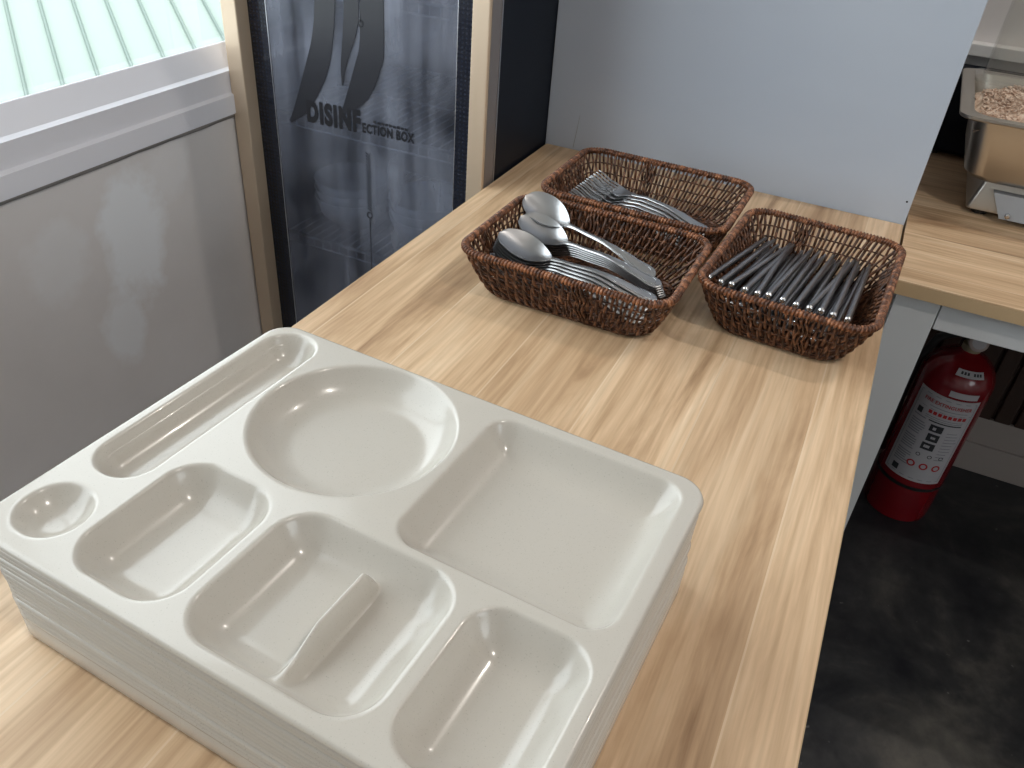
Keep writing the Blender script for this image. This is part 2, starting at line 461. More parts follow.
gap_strip.tube(pts, [0.0045+random.uniform(0, .0025) for _ in pts], 6)
gap_strip.build('shadow_gap_line', M['shadow_gap'], win, smooth=True)

# the neighbouring roof seen through the window: ribbed sheet
U = Vector((-0.786, 0.581, 0.210)).normalized(); V0 = Vector((0.58, 0.80, 0.10))
V0 = (V0 - U*V0.dot(U)).normalized(); Nn = U.cross(V0).normalized()
if Nn.z < 0: Nn = -Nn
P0 = Vector((-2.9, 2.4, T+0.5-0.98))
roof = empty('ribbed_roof', P0, 'pale green ribbed metal roof of the neighbouring building outside the window', 'roof')
rs = MB()
a0, a1, b0, b1 = -2.0, 6.0, -5.0, 9.0
vs = [U*a+V0*b+Nn*c for a in (a0, a1) for b in (b0, b1) for c in (-0.03, 0)]
rs.raw(vs, [(0, 1, 3, 2), (4, 6, 7, 5), (0, 2, 6, 4), (1, 5, 7, 3), (0, 4, 5, 1), (2, 3, 7, 6)])
rs.build('roof_sheet', M['roof'], roof)
k = 0; b = b0+0.05
while b < b1:
    rb = MB(); vs = []
    for a in (a0, a1):
        for db, c in ((-0.008, 0), (-0.003, 0.012), (0.003, 0.012), (0.008, 0)):
            vs.append(U*a+V0*(b+db)+Nn*c)
    rb.raw(vs, [(0, 1, 5, 4), (1, 2, 6, 5), (2, 3, 7, 6), (3, 0, 4, 7), (0, 3, 2, 1), (4, 5, 6, 7)])
    rb.build('roof_rib', M['roof_rib'], roof); b += 0.13

# ground outside, below the window
struct(MB().box(-14, -1.3, -9, 12, -1.2, -1.1).build('ground', mat('outside_ground', (0.12, 0.12, 0.11), 0.9)))
# back wall items under the rear counter
sl = MB()
for i in range(58):
    x = 0.10 + i*0.042
    sl.box(x, x+0.034, YB-0.018, YB-0.002, 0.152, 0.70, 0.003)
sl.box(0.09, 2.55, YB-0.006, YB-0.0015, 0.152, 0.70)
tag(sl.build('slatted_panel', M['dark_wood']), 'dark brown vertically slatted wood panel on the wall under the rear counter', 'wall panel')
bb = struct(MB().box(0.08, 2.6, YB-0.016, YB, 0, 0.078, 0.002).box(0.08, 2.6, YB-0.012, YB, 0.082, 0.150, 0.002).box(0.08, 2.6, YB-0.008, YB, 0.077, 0.083).build('baseboard_back', M['baseboard']))
cb = MB().tube([(0.50, 1.83, 0.66), (0.505, 1.835, 0.52), (0.53, 1.84, 0.38), (0.57, 1.84, 0.28), (0.62, 1.835, 0.2)], 0.004, 8)
tag(cb.build('cable', M['cable'], smooth=True), 'thin black cable hanging against the slatted panel behind the extinguisher', 'cable')

# ceiling lamps added out of view to brighten the room
for y in (0.1, 1.4):
    l = empty('added_ceiling_lamp', (0.75, y, 2.6), 'added short batten lamp on the ceiling, out of view, %s' % ('nearer the camera' if y < 1 else 'further from the camera'), 'ceiling lamp', 'added ceiling batten lamps')
    MB().box(-0.15, 0.15, -0.06, 0.06, -0.03, 0.0, 0.004).build('housing', M['lamp'], l)

# ------------------------------------------------------------------ front table
tx0, tx1, ty0, ty1 = -0.527, 0.0757, -0.25, 1.337
tb = empty('serving_table', ((tx0+tx1)/2, (ty0+ty1)/2, 0), 'long wood topped table in the foreground carrying the trays and baskets', 'table')
def tbox(x0, x1, y0, y1, z0, z1, bev=0.0):
    return MB().box(x0-tb.location.x, x1-tb.location.x, y0-tb.location.y, y1-tb.location.y, z0, z1, bev)
tbox(tx0+.0008, tx1-.0008, ty0+.0008, ty1, T-0.024, T, 0.0006).build('table_top', M['wood'], tb)
e = tbox(tx1-0.0009, tx1, ty0, ty1, T-0.024, T-0.0003); q = tbox(tx0, tx0+0.0009, ty0, ty1, T-0.024, T-0.0003); e.raw(q.v, q.f)
e.build('edge_band', M['edge'], tb)
ap = tbox(tx0+.05, tx1-.05, ty0+.04, ty0+.06, T-0.10, T-0.024); q = tbox(tx0+.03, tx0+.05, ty0+.04, ty1-.04, T-0.10, T-0.024); ap.raw(q.v, q.f)
q = tbox(tx1-.05, tx1-.03, ty0+.04, ty1-.04, T-0.10, T-0.024); ap.raw(q.v, q.f)
ap.build('apron', M['grey_frame'], tb)
for x in (tx0+.02, tx1-.065):
    for y in (ty0+.02, ty1-.07):
        tbox(x, x+.045, y, y+.045, 0, T-0.024, 0.002).build('leg', M['grey_frame'], tb)

# ------------------------------------------------------------------ partition panel
pp = MB().box(-0.53, 0.0765, 1.3375, 1.357, 0, 1.80, 0.001)
pt = tag(pp.build('partition_panel', M['panel']), 'tall blue grey board standing behind the wood table', 'panel')
MB().lathe([(0.0, -.0005), (0.0016, 0), (0.0012, 0.0006), (0.0, 0.0008)], n=12).build('screw_head', M['ink'], pt)
sc_o = pt.children[0]; sc_o.rotation_euler = (PI/2, 0, 0); sc_o.location = (0.069, 1.3372, T+0.036)
scr = MB().tube([(-0.477, 1.3372, T+0.003), (-0.474, 1.3372, T+0.03), (-0.471, 1.3372, T+0.06)], [0.0006, 0.0005, 0.0003], 6)
scr.build('scratch', M['gasket'], pt)

# ------------------------------------------------------------------ rear counter
rc = empty('rear_counter', (0.85, 1.50, 0), 'wood topped counter with grey frame behind the table at right', 'counter')
rx, ry = 0.85, 1.50
def rbox(x0, x1, y0, y1, z0, z1, bev=0.0): return MB().box(x0-rx, x1-rx, y0-ry, y1-ry, z0, z1, bev)
rbox(0.0795, 1.6, 1.1345, 1.868, T-0.002, T, 0.0005).build('counter_top', M['wood_rear'], rc)
rbox(0.0795, 1.6, 1.134, 1.868, T-0.021, T-0.0021).build('edge_band', M['edge'], rc)
rbox(0.148, 1.55, 1.150, 1.166, T-0.066, T-0.021, 0.001).build('apron', M['grey_frame'], rc)
for (x, w_) in ((0.088, 0.058), (1.50, 0.06)):
    for y in (1.146, 1.79):
        rbox(x, x+w_, y, y+0.05, 0, T-0.021, 0.001).build('leg', M['grey_frame'], rc)

# ------------------------------------------------------------------ disinfection cabinet
cx0, cx1, cyf, cyb, cz1 = -1.010, -0.531, 1.091, 1.60, 1.75
cab = empty('disinfection_cabinet', ((cx0+cx1)/2, (cyf+cyb)/2, 0), 'tall black disinfection cabinet with gold framed glass door beside the window', 'cabinet')
ox, oy = cab.location.x, cab.location.y
def cbx(x0, x1, y0, y1, z0, z1, bev=0.0): return MB().box(x0-ox, x1-ox, y0-oy, y1-oy, z0, z1, bev)
def comb(*l):
    b = MB()
    for q in l: b.raw(q.v, q.f)
    return b
yd = 1.129   # back of the door
body = comb(cbx(cx1-.006, cx1, yd+.003, cyb, 0.05, cz1), cbx(cx0, cx0+.006, yd+.003, cyb, 0.05, cz1),
            cbx(cx0+.006, cx1-.006, yd+.003, cyb, cz1-.006, cz1), cbx(cx0+.006, cx1-.006, yd+.003, cyb, 0.05, 0.056), cbx(cx0+.006, cx1-.006, cyb-.006, cyb, 0.056, cz1-.006))
body.build('body', M['black_body'], cab)
ix0, ix1 = cx0+.03, cx1-.03
comb(cbx(cx1-.03, cx1-.0062, yd+.004, cyb-.03, 0.08, cz1-.03), cbx(cx0+.0062, cx0+.03, yd+.004, cyb-.03, 0.08, cz1-.03),
     cbx(ix0, ix1, cyb-.03, cyb-.0062, 0.08, cz1-.03), cbx(ix0, ix1, yd+.004, cyb-.03, 0.0562, 0.08), cbx(ix0, ix1, yd+.004, cyb-.03, cz1-.03, cz1-.0062)).build('steel_lining', M['cab_steel'], cab)
comb(cbx(cx1-.001, cx1+.0012, yd-.001, yd+.002, 0.05, cz1)).build('silver_trim', M['silver'], cab)
for x in (cx0+.04, cx1-.07):
    for y in (cyf+.08, cyb-.07):
        MB().lathe([(0.018, 0), (0.02, 0.01), (0.015, 0.05)], (x+.015-ox, y-oy, 0), 20).build('foot', M['black'], cab, smooth='auto')
door = MB()
fw = 0.028
door = comb(cbx(cx0, cx0+fw+.003, cyf, yd-.002, 0.06, cz1, .002), cbx(cx1-fw, cx1, cyf, yd-.002, 0.06, cz1, .002),
            cbx(cx0+fw, cx1-fw, cyf, yd-.002, cz1-fw, cz1, .001), cbx(cx0+fw, cx1-fw, cyf, yd-.002, 0.06, 0.06+fw, .001))
dr = door.build('door', M['gold'], cab)
yg = 1.119
gx0, gx1 = cx0+fw+.003, cx1-fw
bw = 0.036
cbx(gx0+bw, gx1-bw, yg+.0005, yg+.003, 0.13, cz1-.07).build('door_glass', M['door_glass'], dr)
comb(cbx(gx0, gx0+bw, yg, yg+.004, 0.088, cz1-fw), cbx(gx1-bw, gx1, yg, yg+.004, 0.088, cz1-fw),
     cbx(gx0+bw, gx1-bw, yg, yg+.004, 0.088, 0.13), cbx(gx0+bw, gx1-bw, yg, yg+.004, cz1-.07, cz1-fw)).build('glass_border', M['border'], dr)
comb(cbx(gx0+bw, gx0+bw+.0012, yg-.0004, yg, 0.13, cz1-.07), cbx(gx1-bw-.0012, gx1-bw, yg-.0004, yg, 0.13, cz1-.07)).build('pinstripe', M['silver'], dr)
cbx(cx1, cx1+.0008, cyf+.006, yd-.003, 0.06, cz1).build('side_trim', M['side_grey'], dr)
# printed decoration on the glass
def decal(name, polys, m):
    b = MB()
    for p in polys:
        b.prism(p, lambda x, z: (x-ox, yg-.0004-oy, z+T), lambda x, z: (x-ox, yg+.0003-oy, z+T))
    return b.build(name, m, dr)
def smooth_poly(left, right):
    def cr(pts, n=6):
        out = []
        for i in range(len(pts)-1):
            p0 = pts[max(i-1, 0)]; p1 = pts[i]; p2 = pts[i+1]; p3 = pts[min(i+2, len(pts)-1)]
            for k in range(n):
                t = k/n
                out.append(tuple(0.5*((2*p1[j])+(-p0[j]+p2[j])*t+(2*p0[j]-5*p1[j]+4*p2[j]-p3[j])*t*t+(-p0[j]+3*p1[j]-3*p2[j]+p3[j])*t**3) for j in (0, 1)))
        out.append(pts[-1]); return out
    a = cr(left); b = cr(right)
    strips = []
    for i in range(len(a)-1):
        strips.append([a[i], b[i], b[i+1], a[i+1]])
    return strips
bl1 = smooth_poly([(-.838, .40), (-.843, .30), (-.846, .22), (-.857, .16), (-.880, .10), (-.902, .045), (-.914, .021)],
                  [(-.806, .40), (-.805, .30), (-.808, .225), (-.816, .166), (-.832, .109), (-.872, .046), (-.911, .017)])
bl2 = smooth_poly([(-.790, .40), (-.791, .30), (-.792, .228), (-.796, .184), (-.803, .131), (-.803, .10)],
                  [(-.764, .40), (-.762, .30), (-.765, .232), (-.770, .189), (-.792, .133), (-.801, .099)])
bl3 = smooth_poly([(-.758, .40), (-.760, .30), (-.763, .232), (-.766, .169), (-.777, .134), (-.795, .085), (-.806, .057)],
                  [(-.722, .40), (-.719, .30), (-.721, .238), (-.722, .176), (-.727, .142), (-.755, .085), (-.803, .052)])
for b_ in (bl1, bl2, bl3): decal('leaf_stroke', b_, M['ink_soft'])
def txt_decal(name, s, x0, z0, x1, z1, hgt, bold, slot):
    vs, fs = text_mesh(s, 1.0, bold)
    mx = max(v[0] for v in vs); mn = min(v[0] for v in vs); my = max(v[1] for v in vs); ny = min(v[1] for v in vs)
    b = MB(); P = []
    for (u, v) in vs:
        a = (u-mn)/(mx-mn); c = (v-ny)/(my-ny)
        P.append((x0+(x1-x0)*a-ox, yg-.0006-oy, T+z0+(z1-z0)*a+hgt*c))
    b.raw(P, fs); return b.build(name, slot, dr, fix=False)
txt_decal('lettering', 'DISINF', -.8765, .0255, -.7695, .028, .0385, 0.06, M['ink'])
txt_decal('lettering', 'ECTION BOX', -.7665, .0305, -.668, .032, .0165, 0.04, M['ink'])
def ring(cx, cz, r):
    out = []
    for i in range(24):
        a = 2*PI*i/24; b = 2*PI*(i+1)/24
        out.append([(cx+r*math.cos(a), cz+r*math.sin(a)), (cx+r*math.cos(b), cz+r*math.sin(b)),
                    (cx+.7*r*math.cos(b), cz+.7*r*math.sin(b)), (cx+.7*r*math.cos(a), cz+.7*r*math.sin(a))])
    return out
decal('ring_mark', ring(-.7625, .199, .0055), M['ink'])
decal('ring_mark', ring(-.758, -.114, .0060), M['ink'])
decal('stem_line', [[(-.7585, -.30), (-.7575, -.30), (-.7575, -.121), (-.7585, -.121)]], M['ink_soft'])
decal('stem_line', [[(-.7630, .20), (-.7622, .20), (-.7622, .42), (-.7630, .42)]], M['ink_soft'])
decal('small_print', [[(-.745+i*.0074, .050), (-.7395+i*.0074, .050), (-.7395+i*.0074, .0545-(i%3)*.0006), (-.745+i*.0074, .0545-(i%2)*.0008)] for i in range(9)], M['ink_soft'])
decal('hatch_marks', [[(-.762, -.102+i*.0052), (-.753, -.107+i*.0052), (-.753, -.105+i*.0052), (-.762, -.100+i*.0052)] for i in range(20)], M['ink_soft'])
# wire shelves and the bowls on them
for z in (-.43, -.215, .015, .235, .46):
    z += T; s = MB()
    def P(x, y, z_): return (x-ox, y-oy, z_)
    for (y, r) in ((yd+.03, .003), (yd+.03, .003), (cyb-.06, .003), (1.35, .002)):
        s.tube([P(ix0, y, z), P(ix1, y, z)], r, 6)
    s.tube([P(ix0, yd+.03, z-.018), P(ix1, yd+.03, z-.018)], .0016, 6)
    for i in range(22):
        x = ix0+.01+(ix1-ix0-.02)*i/21
        s.tube([P(x, yd+.03, z-.018), P(x, yd+.03, z+.002), P(x, cyb-.06, z+.002)], .0013, 5)
    s.build('wire_shelf', M['wire'], cab, smooth=True)
bowlp = [(0.0, 0.0), (0.034, 0.0), (0.036, 0.006), (0.060, 0.026), (0.072, 0.062), (0.069, 0.062), (0.057, 0.029), (0.030, 0.010), (0.0, 0.009)]
bowl0 = None
spots = [(-.88, 1.245, -.213, 'white bowl behind the cabinet glass on the shelf under the lettering, left one'),
         (-.715, 1.245, -.213, 'white bowl behind the cabinet glass next to the table edge')]
for (x, y, z, lb) in spots:
    for k in range(3):
        if bowl0 is None:
            b = MB().lathe(bowlp, n=40, cap=False).build('rice_bowl', M['china'], smooth=True); bowl0 = b
        else:
            b = bowl0.copy(); COL.objects.link(b)
        b.location = (x, y, T+z+0.004+k*0.017)
        pos = ('stack bottom', 'stack middle', 'stack top')[k]
        tag(b, lb.replace('white bowl', 'white bowl, %s,' % pos), 'bowl', 'white bowls inside the glass cabinet')

# ------------------------------------------------------------------ compartment trays
TW, TL = 0.404, 0.300
def sdrr(x, y, x0, x1, y0, y1, r):
    """positive inside a rounded rectangle"""
    cx, cy = (x0+x1)/2, (y0+y1)/2
    qx = abs(x-cx)-(x1-x0)/2+r; qy = abs(y-cy)-(y1-y0)/2+r
    return -(min(max(qx, qy), 0)+math.hypot(max(qx, 0), max(qy, 0))-r)
COMPS = [  # x0, x1, y0, y1, corner r, depth, wall width
    (-19.25, -14.4, -7.1, 14.1, 2.4, 2.1, 2.4),
    (-19.0, -14.1, -13.6, -8.65, 2.4, 1.4, 2.4),
    (-13.15, -4.6, -13.75, -2.4, 2.8, 2.35, 3.1),
    (-3.55, 9.8, -13.9, -2.2, 2.8, 2.35, 3.1),
    (2.95, 18.8, -1.55, 13.85, 2.1, 2.3, 3.2),
    (11.0, 19.05, -13.9, -2.5, 2.5, 2.35, 3.1)]
def tray_z(x, y):
    d = 0.0
    def prof(s, w, D, p=2.6):
        if s <= -0.15: return 0.0
        e = 0.07
        s2 = (s + math.sqrt(s*s+e*e))/2
        t = min(s2/w, 1.0)
        return D*(1-(1-t)**p)
    for (x0, x1, y0, y1, r, D, w) in COMPS:
        d = max(d, prof(sdrr(x, y, x0, x1, y0, y1, r), w, D))
    d = max(d, prof(7.9-math.hypot(x+5.8, y-6.65), 3.3, 2.25))
    # the ridge dividing the middle front compartment
    rx_, ry_ = x-3.55, y+8.45
    L = 4.6
    if abs(rx_) < 1.3 and abs(ry_) < L+0.6:
        u = abs(rx_)
        hx = max(0.0, min(1.0, (0.72-u)/0.62))**1.1
        ty = (ry_+L)/(2*L)       # 0 front, 1 rear
        hy = max(0.0, min(1.0, ty/0.42))**0.7*max(0.0, min(1.0, (1.0-ty)/0.10))**0.6 if 0 < ty < 1 else 0.0
        d = max(0.0, d-2.05*hx*hy)
    return -d
def make_tray(skirt=0.42):
    root = empty('meal_tray', (0, 0, 0))
    st = 0.125
    W, L = TW*100/2, TL*100/2; R = 2.3; rin = 0.35
    nx = int(round(2*W/st)); ny = int(round(2*L/st))
    def place(i, j):
        x = -W+2*W*i/nx; y = -L+2*L*j/ny
        if abs(x) > W-R and abs(y) > L-R:
            cx, cy = math.copysign(W-R, x), math.copysign(L-R, y)
            ux, uy = (x-cx)/R, (y-cy)/R
            # square to disc map keeps the cells regular in the corner
            m = max(abs(ux), abs(uy)); h = math.hypot(ux, uy)
            if h > 1e-9: ux, uy = ux*m/h, uy*m/h
            x, y = cx+ux*R, cy+uy*R
        return x, y
    def edge_drop(x, y):
        s = sdrr(x, y, -W, W, -L, L, R)
        return 0.0 if s > 0.3 else -(0.3-math.sqrt(max(0.0, 0.09-(0.3-s)**2)))
    vs = []; idx = lambda i, j: i*(ny+1)+j
    top = []
    for i in range(nx+1):
        for j in range(ny+1):
            x, y = place(i, j)
            top.append((x, y, tray_z(x, y)+edge_drop(x, y)))
    bot = []
    for (x, y, z) in top:
        e = 0.02
        gx = (tray_z(x+e, y)-tray_z(x-e, y))/(2*e); gy = (tray_z(x, y+e)-tray_z(x, y-e))/(2*e)
        l = math.sqrt(1+gx*gx+gy*gy); th = 0.24
        s = max(0.0, 1-0.012*0)  # shell thickness stays constant
        xx, yy = x+gx/l*th, y+gy/l*th
        xx = max(-W+0.3, min(W-0.3, xx)); yy = max(-L+0.3, min(L-0.3, yy))
        bot.append((xx, yy, z-th/l if z < -0.35 else z-th*0.9))
    N = len(top)
    b = MB(); F = []
    for i in range(nx):
        for j in range(ny):
            F.append((idx(i, j), idx(i+1, j), idx(i+1, j+1), idx(i, j+1)))
            F.append((N+idx(i, j), N+idx(i, j+1), N+idx(i+1, j+1), N+idx(i+1, j)))
    V = [(x/100, y/100, z/100) for x, y, z in top+bot]
    # lip turned down around the edge
    loop = [idx(i, 0) for i in range(nx)]+[idx(nx, j) for j in range(ny)]+[idx(i, ny) for i in range(nx, 0, -1)]+[idx(0, j) for j in range(ny, 0, -1)]
    n = len(loop)
    rings = [loop]
    for (off, z) in (((0.0, -skirt+.10), (-0.05, -skirt), (-0.20, -skirt), (-0.28, -0.35)) if skirt < 1 else
                     ((0.0, -0.42), (-0.07, -0.50), (-0.10, -0.56), (-0.02, -0.66), (-0.02, -skirt+.12), (-0.08, -skirt), (-0.24, -skirt), (-0.28, -0.35))):
        ids = []
        for v in loop:
            x, y, _ = top[v]
            k = ((W+off)/W, (L+off)/L)
            ids.append(len(V)); V.append((x*k[0]/100, y*k[1]/100, z/100))
        rings.append(ids)
    rings.append([N+v for v in loop])
    for a, c in zip(rings, rings[1:]):
        for i in range(n):
            i2 = (i+1) % n
            F.append((a[i], c[i], c[i2], a[i2]))
    b.raw(V, F)
    sh = b.build('tray_shell', M['tray'], root, smooth=True, fix=False)
    return root
NT_ = 15; pitch = 0.0050; top_z = T+0.100
tray0 = make_tray(); tray_low = make_tray(2.35)
random.seed(11)
ordn = ['bottom, deep skirted', 'second from the bottom', 'third from the bottom', 'fourth from the bottom', 'fifth from the bottom', 'sixth from the bottom',
        'seventh from the bottom', 'eighth from the bottom', 'seventh from the top',
        'sixth from the top', 'fifth from the top', 'fourth from the top', 'third from the top', 'second from the top', 'top']
for k in range(NT_):
    o = tray_low if k == 0 else tray0 if k == 1 else copy_tree(tray0)
    dz = top_z-(NT_-1-k)*pitch
    jx, jy, jr = (0, 0, 0) if k == NT_-1 else (random.uniform(-.0007, .0007)+.001+.002*(NT_-1-k)/NT_, random.uniform(-.0008, .0008), random.uniform(-.0012, .0012))
    if k < NT_-1: dz -= 0.0020
    if k < NT_-2: dz -= 0.0012
    if k == 0: dz = T+0.0268
    o.location = (-0.2423+jx, 0.3376+jy, dz-0.001); o.rotation_euler = (0, 0, -0.0532+jr)
    o.scale = (0.986, 0.993, 1.0) if k < NT_-1 else (1.0, 1.0, 1.0)
    tag(o, ('glossy cream compartment tray lying open to view on top of the stack' if k == NT_-1 else
            'cream compartment tray, %s of the stack, only the rim showing' % ordn[k]), 'tray', 'stack of cream compartment trays')

# ------------------------------------------------------------------ wicker baskets
BH = 0.065
RT = (0.1285, 0.0985); RB = (0.104, 0.073)
def rr_point(u, hw, hl, r):
    """point and outward normal on a rounded rectangle, u = 0..1 around"""
    seg = [2*(hl-r), PI/2*r, 2*(hw-r), PI/2*r]*2
    tot = sum(seg); s = (u % 1.0)*tot; k = 0
    while k < 7 and s > seg[k]: s -= seg[k]; k += 1
    ang = (k//2)*PI/2
    corners = [(hw, -hl), (hw, hl), (-hw, hl), (-hw, -hl)]
    if k % 2 == 0:
        n = (math.cos(ang), math.sin(ang)); t = (-n[1], n[0])
        sx, sy = corners[k//2]
        st_ = (sx-math.copysign(0, sx), sy)
        # start point: corner moved r along the travel direction
        px = sx+t[0]*r; py = sy+t[1]*r
        return (px+t[0]*s, py+t[1]*s), n
    c = corners[(k//2+1) % 4]
    cx, cy = c[0]-math.copysign(r, c[0]), c[1]-math.copysign(r, c[1])
    a = ang+s/r
    return (cx+r*math.cos(a), cy+r*math.sin(a)), (math.cos(a), math.sin(a))
def side_pt(u, v, off=0.0):
    hw = RB[0]+(RT[0]-RB[0])*v**0.8; hl = RB[1]+(RT[1]-RB[1])*v**0.8; r = 0.030
    (x, y), n = rr_point(u, hw, hl, r)
    sl_ = 0.93
    return (x+n[0]*off*sl_, y+n[1]*off*sl_, 0.004+(BH-0.006)*v-off*0.30)
def make_basket():
    root = empty('wicker_basket', (0, 0, 0))
    random.seed(5)
    NS = 140; hoops = [0.08, 0.30, 0.52, 0.74]
    sw = MB()
    for i in range(NS):
        ph = i % 2
        pts = []; rad = []
        u0 = i/NS+random.uniform(-.0006, .0006); lean = random.uniform(-.0010, .0010)+0.0012
        r0 = random.uniform(0.0016, 0.0021)
        n = 18
        for k in range(n+1):
            v = k/n*0.985
            w_ = math.cos((v-0.08)/0.22*PI+ph*PI)
            off = 0.0024*w_*min(1, (1.02-v)*6)
            pts.append(side_pt(u0+lean*(v-.5)*2+0.0004*math.sin(v*9+i), v, off)); rad.append(r0)
        sw.tube(pts, rad, 5)
    sw.build('woven_side', M['wicker'], root, smooth=True)
    for h_ in hoops:
        MB().tube([side_pt(k/120, h_, 0) for k in range(120)], 0.0011, 6, closed=True).build('hoop', M['wicker'], root, smooth=True)
    # wrapped rim: core plus coil
    rim = MB(); core = [side_pt(k/160, 1.0, 0) for k in range(160)]
    rim.tube([(x, y, BH-0.0015) for x, y, z in core], 0.0034, 8, closed=True)
    turns = 205; per = 10; tot = turns*per; pts = []
    for k in range(tot):
        u = k/tot
        (x, y, z) = side_pt(u, 1.0, 0); _, nn = rr_point(u, RT[0], RT[1], .030)
        a = 2*PI*k/per
        ro = 0.0036
        pts.append((x+nn[0]*ro*math.cos(a), y+nn[1]*ro*math.cos(a), BH-0.0015+ro*math.sin(a)))
    rim.tube(pts, 0.00155, 5, closed=True)
    rim.build('wrapped_rim', M['wicker_rim'], root, smooth=True)
    # binding at mid side and at corners
    for u in (0.11, 0.36, 0.61, 0.86):
        t = MB()
        for du in (-.006, 0, .006):
            for ph in (0, 1):
                t.tube([side_pt(u+du+(.003 if ph else -.003)*math.sin(v*12), v, (0.0034 if ph else -0.0034)) for v in [q/8*0.93+.05 for q in range(9)]], 0.0013, 5)
        t.build('binding', M['wicker'], root, smooth=True)
    # woven base
    bs = MB()
    hw, hl, r = 0.103, 0.072, 0.029
    for k in range(34):
        y = -hl+0.004+k*(2*hl-0.008)/33
        cut = 0 if abs(y) < hl-r else r-math.sqrt(max(0, r*r-(abs(y)-(hl-r))**2))
        n = 40
        pts = [(-hw+cut+(2*hw-2*cut)*q/n, y, 0.0036+0.0012*math.cos(q*PI*0.5+k*PI)) for q in range(n+1)]
        bs.tube(pts, 0.0019, 5)
    for k in range(11):
        x = -hw+0.008+k*(2*hw-0.016)/10
        cut = 0 if abs(x) < hw-r else r-math.sqrt(max(0, r*r-(abs(x)-(hw-r))**2))
        bs.tube([(x, -hl+cut, 0.0036), (x, hl-cut, 0.0036)], 0.0014, 5)
    bs.tube([side_pt(k/120, 0.0, 0) for k in range(120)], 0.0030, 6, closed=True)
    bs.build('woven_base', M['wicker'], root, smooth=True)
    return root
bk0 = make_basket()
BK = [((-0.2755, 0.8690), -0.005, 'brown wicker basket full of spoons, nearest the tray stack'),
      ((-0.2690, 1.0890), -0.005, 'brown wicker basket holding forks, next to the grey panel and cabinet'),
      ((-0.0325, 0.9700), PI/2-0.052, 'brown wicker basket filled with metal chopsticks near the table edge')]
baskets = []
for i, ((x, y), rz, lb) in enumerate(BK):
    o = bk0 if i == 0 else copy_tree(bk0)
    o.location = (x, y, T+0.0005); o.rotation_euler = (0, 0, rz)
    tag(o, lb, 'basket', 'wicker cutlery baskets'); baskets.append(o)

# ------------------------------------------------------------------ cutlery
def strip_solid(b, L, n, halfw, zc, dish, th, m=9, s0=0.0, s1=1.0, ycen=None):
    """closed solid: cross sections along x; top surface dished, constant thickness"""
    rings = []
    for i in range(n+1):
        t = s0+(s1-s0)*i/n; x = t*L; w = max(halfw(t), 0.00012); z0 = zc(t); D = dish(t); y0 = ycen(t) if ycen else 0.0
        tp = []; bt = []
        for k in range(m):
            a = -1+2*k/(m-1)
            z = z0-D*(1-a*a)
            ed = 0.35+0.65*math.sqrt(max(0, 1-a**4))
            tp.append((x, y0+a*w, z+th/2*ed)); bt.append((x, y0+a*w, z-th/2*ed))
        rings.append(tp+bt[::-1])
    V = [p for r in rings for p in r]; k = 2*m; F = []
    for i in range(n):
        for j in range(k):
            j2 = (j+1) % k
            F.append((i*k+j, i*k+j2, (i+1)*k+j2, (i+1)*k+j))
    F.append(tuple(range(k-1, -1, -1))); F.append(tuple(n*k+j for j in range(k)))
    return b.raw(V, F)
def sstep(a, b, t):
    t = max(0, min(1, (t-a)/(b-a))); return t*t*(3-2*t)
def lerp_tab(tab, t):
    for (a, va), (b_, vb) in zip(tab, tab[1:]):
        if t <= b_:
            k = (t-a)/(b_-a); k = k*k*(3-2*k)
            return va+(vb-va)*k
    return tab[-1][1]
def make_spoon():
    L = 0.209; bl = 0.345
    root = empty('table_spoon', (0, 0, 0))
    def hw(t):
        if t < bl:
            q = t/bl
            e = math.sqrt(max(0, 1-(1-min(q*2.1, 1))**2)) if q < 0.476 else math.cos((q-0.476)/0.524*PI/2*0.93)**0.85
            return max(0.0232*e, 0.0034 if q > 0.6 else 0.0004)
        e = lerp_tab([(bl, .0034), (.42, .0028), (.6, .0034), (.85, .0068), (.93, .0086), (.97, .0080)], t)
        if t > .95: e *= math.sqrt(max(0.0, 1-((t-.95)/.0502)**2))
        return e
    def zc(t):
        return lerp_tab([(0, .020), (bl*.95, .0085), (.43, .0105), (.62, .0135), (1.0, .0035)], t)
    def dish(t):
        if t < bl: q = t/bl; return 0.0085*math.sin(PI*min(1, q*1.0))**0.8
        return -0.0006
    b = MB(); strip_solid(b, L, 70, hw, zc, dish, 0.0016)
    b.build('spoon_body', M['steel'], root, smooth='auto')
    # raised line near the end of the handle
    pts = []
    for k in range(25):
        a = k/24; 
        if a < .4: t = .74+.2*(a/.4); y = hw(t)*.62
        elif a > .6: t = .94-.2*((a-.6)/.4); y = -hw(t)*.62
        else: q = (a-.4)/.2; t = .94+.02*math.sin(q*PI); y = hw(.94)*.62*math.cos(q*PI)
        pts.append((t*L, y, zc(t)+0.0012))
    MB().tube(pts, 0.00035, 5).build('handle_line', M['steel_ball'], root, smooth=True)
    return root
